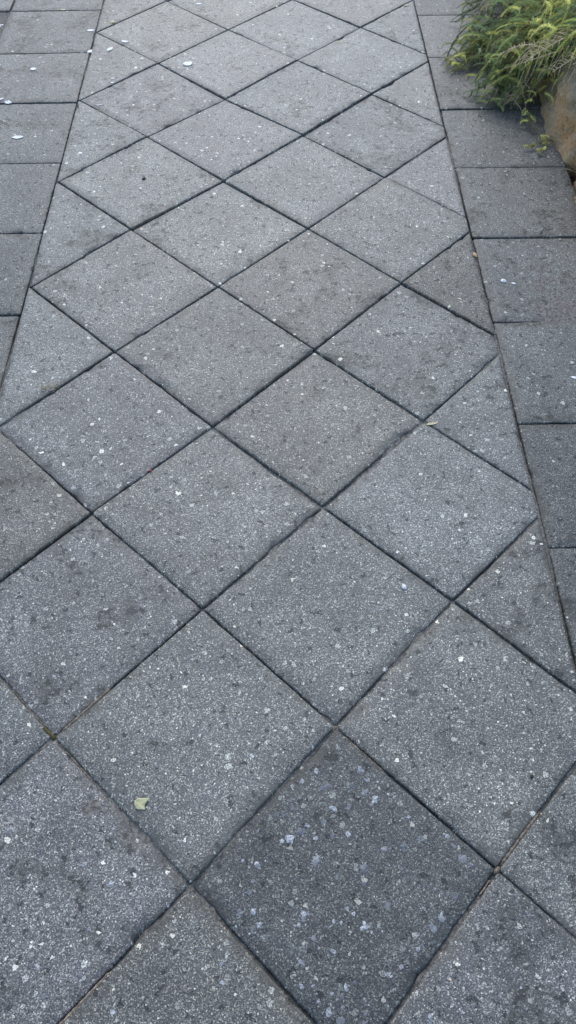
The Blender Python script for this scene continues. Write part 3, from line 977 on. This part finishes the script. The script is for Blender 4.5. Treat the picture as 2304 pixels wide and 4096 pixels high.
# torn pale green leaf
def leaf_scrap():
    out = [(-0.017, 0.010), (-0.008, 0.015), (0.004, 0.0155), (0.021, 0.0165), (0.016, 0.007), (0.011, 0.001), (0.010, -0.004), (0.013, -0.0135),
           (0.004, -0.012), (-0.006, -0.0125), (-0.012, -0.008), (-0.0155, -0.001), (-0.0165, 0.005)]
    v, f = [], []
    rings = 5
    for k in range(rings + 1):
        s = k / rings
        for x, y in out:
            px, py = x * s, y * s
            z = 0.004 + 0.0035 * n1(px * 90, py * 90, 2) + 0.0025 * (px * px + py * py) / 0.0003 * (0.5 if y > 0 else 0.2)
            v.append((px, py, z))
    n = len(out)
    for k in range(rings):
        for i in range(n):
            j = (i + 1) % n
            f.append((k * n + i, k * n + j, (k + 1) * n + j, (k + 1) * n + i))
    o = link('leaf', mesh('leaf', v, f, True), M_LEAF)
    md = o.modifiers.new('thickness', 'SOLIDIFY'); md.thickness = 0.0005
    o.location = (-0.294, 0.499, surf(-0.294, 0.499) - 0.001)
    o.scale = (0.76, 0.76, 0.9)
    # midrib
    rib, rf = tube([Vector((-0.015, 0.0, 0.0075)), Vector((-0.002, 0.003, 0.0068)), Vector((0.009, 0.010, 0.008))], 0.0005, 0.0003, 4)
    link('midrib', mesh('midrib', [tuple(q_) for q_ in rib], rf, True), M_YPETAL, o)
    return tag(o, 'torn pale green leaf lying on a near slab at the lower left', 'leaf')


leaf_scrap()


def nugget(name, x, y, r, mat, label, cat, seed, flat=0.6, z=0.0):
    bm = bmesh.new()
    bmesh.ops.create_icosphere(bm, subdivisions=3, radius=1.0)
    for v in bm.verts:
        p = v.co.copy()
        d = 1 + 0.35 * mnoise.noise(p * 1.4 + Vector((seed, 0, 0))) + 0.12 * mnoise.noise(p * 4 + Vector((0, seed, 0)))
        v.co = Vector((p.x * r[0], p.y * r[1], p.z * r[0] * flat)) * d
    me = bpy.data.meshes.new(name); bm.to_mesh(me); bm.free()
    o = link(name, me, mat)
    o.location = (x, y, surf(x, y) + r[0] * flat * 0.7 + z)
    o.rotation_euler = (0, 0, seed)
    return tag(o, label, cat)


nugget('stone_chip', 0.262, 0.979, (0.0055, 0.006), M_CHIP, 'white square stone chip in the middle of the centre slab', 'stone', 0.3)
nugget('stone_chip', 0.669, 2.058, (0.0075, 0.008), M_CHIP, 'white stone chip on a right border slab', 'stone', 1.1, 0.4)
nugget('seed', -0.479, 2.640, (0.006, 0.007), M_SEED, 'small black seed on a slab near the left seam', 'seed', 2.0, 0.5)
nugget('seed', 0.470, 0.541, (0.0035, 0.0045), M_SEED, 'black seed on the near right slab', 'seed', 2.6, 0.5)
nugget('husk', 0.601, 2.185, (0.006, 0.011), M_TAN, 'tan seed husk in the right seam', 'husk', 0.2, 0.5)
nugget('berry_scrap', -0.346, 1.334, (0.003, 0.004), M_RED, 'tiny red berry scrap on a joint', 'berry', 0.7, 0.6)


def twig(pts, r, mat, label, name='twig'):
    P = [Vector(p) for p in pts]
    o0 = P[0].copy()
    fine = []
    for i in range(len(P) - 1):
        for s in range(4):
            fine.append(P[i].lerp(P[i + 1], s / 4) - o0)
    fine.append(P[-1] - o0)
    fine = [p + Vector((n1(i * 0.9, o0.x * 9), n1(i * 0.9, o0.y * 9, 4), 0)) * 0.0012 for i, p in enumerate(fine)]
    v, f = tube(fine, r, r * 0.6, 5)
    o = link(name, mesh(name, [tuple(q_) for q_ in v], f, True), mat)
    o.location = o0
    return tag(o, label, 'twig')


twig([(0.826, 2.288, 0.004), (0.832, 2.300, 0.006), (0.842, 2.311, 0.005), (0.862, 2.306, 0.004)], 0.0016, M_SEED, 'small black bent twig on a right border slab')
twig([(-1.062, 3.045, 0.003), (-1.035, 3.025, 0.004), (-1.005, 3.008, 0.003)], 0.0013, M_BARK, 'short brown twig on the left border near the edge')
twig([(0.988, 2.655, 0.003), (1.000, 2.645, 0.004), (1.012, 2.634, 0.003)], 0.0008, M_DEAD, 'fine straw at the foot of the boulder')
twig([(0.255, 2.265, 0.003), (0.275, 2.250, 0.003), (0.292, 2.246, 0.003)], 0.0009, M_BARK, 'fine brown twig on a centre slab')

# clump of dry grass caught in a joint
V, Fc = [], []
rg = random.Random(4)
for k in range(34):
    a = Vector((rg.uniform(-0.022, 0.022), rg.uniform(-0.012, 0.012), rg.uniform(0, 0.005)))
    an = rg.gauss(0.5, 0.7); L = rg.uniform(0.008, 0.022)
    b = a + Vector((math.cos(an), math.sin(an), rg.uniform(-0.1, 0.25))) * L
    b.z = max(0.001, b.z)
    v, f = tube([a, a.lerp(b, 0.5) + Vector((0, 0, 0.002)), b], 0.0006, 0.0003, 3)
    o = len(V); V += [tuple(q_) for q_ in v]; Fc += [tuple(o + q_ for q_ in ff) for ff in f]
st = link('dry_grass_clump', mesh('dry_grass_clump', V, Fc), M_STRAW)
st.location = (-0.656, 1.632, 0.002)
tag(st, 'little clump of dry straw caught in a joint at the left', 'straw')

# gravel in the left bed
V, Fc = [], []
ico = bmesh.new(); bmesh.ops.create_icosphere(ico, subdivisions=1, radius=1.0)
iv = [v.co.copy() for v in ico.verts]; iff = [[v.index for v in f.verts] for f in ico.faces]; ico.free()
for k in range(900):
    x = -1.20 - abs(rg.gauss(0, 0.25)); y = rg.uniform(2.2, 3.96); r = rg.uniform(0.003, 0.009)
    z = left_bed_z(x, y) + r * 0.3
    o = len(V)
    rr = [rg.uniform(0.7, 1.25) for _ in range(3)]
    V += [(x + p.x * r * rr[0], y + p.y * r * rr[1], z + p.z * r * 0.7) for p in iv]
    Fc += [tuple(o + i for i in f) for f in iff]
gv = link('gravel', mesh('gravel', V, Fc, True), M_GRAVEL)
tag(gv, 'brown gravel strewn over the soil left of the path', 'gravel', kind='stuff')
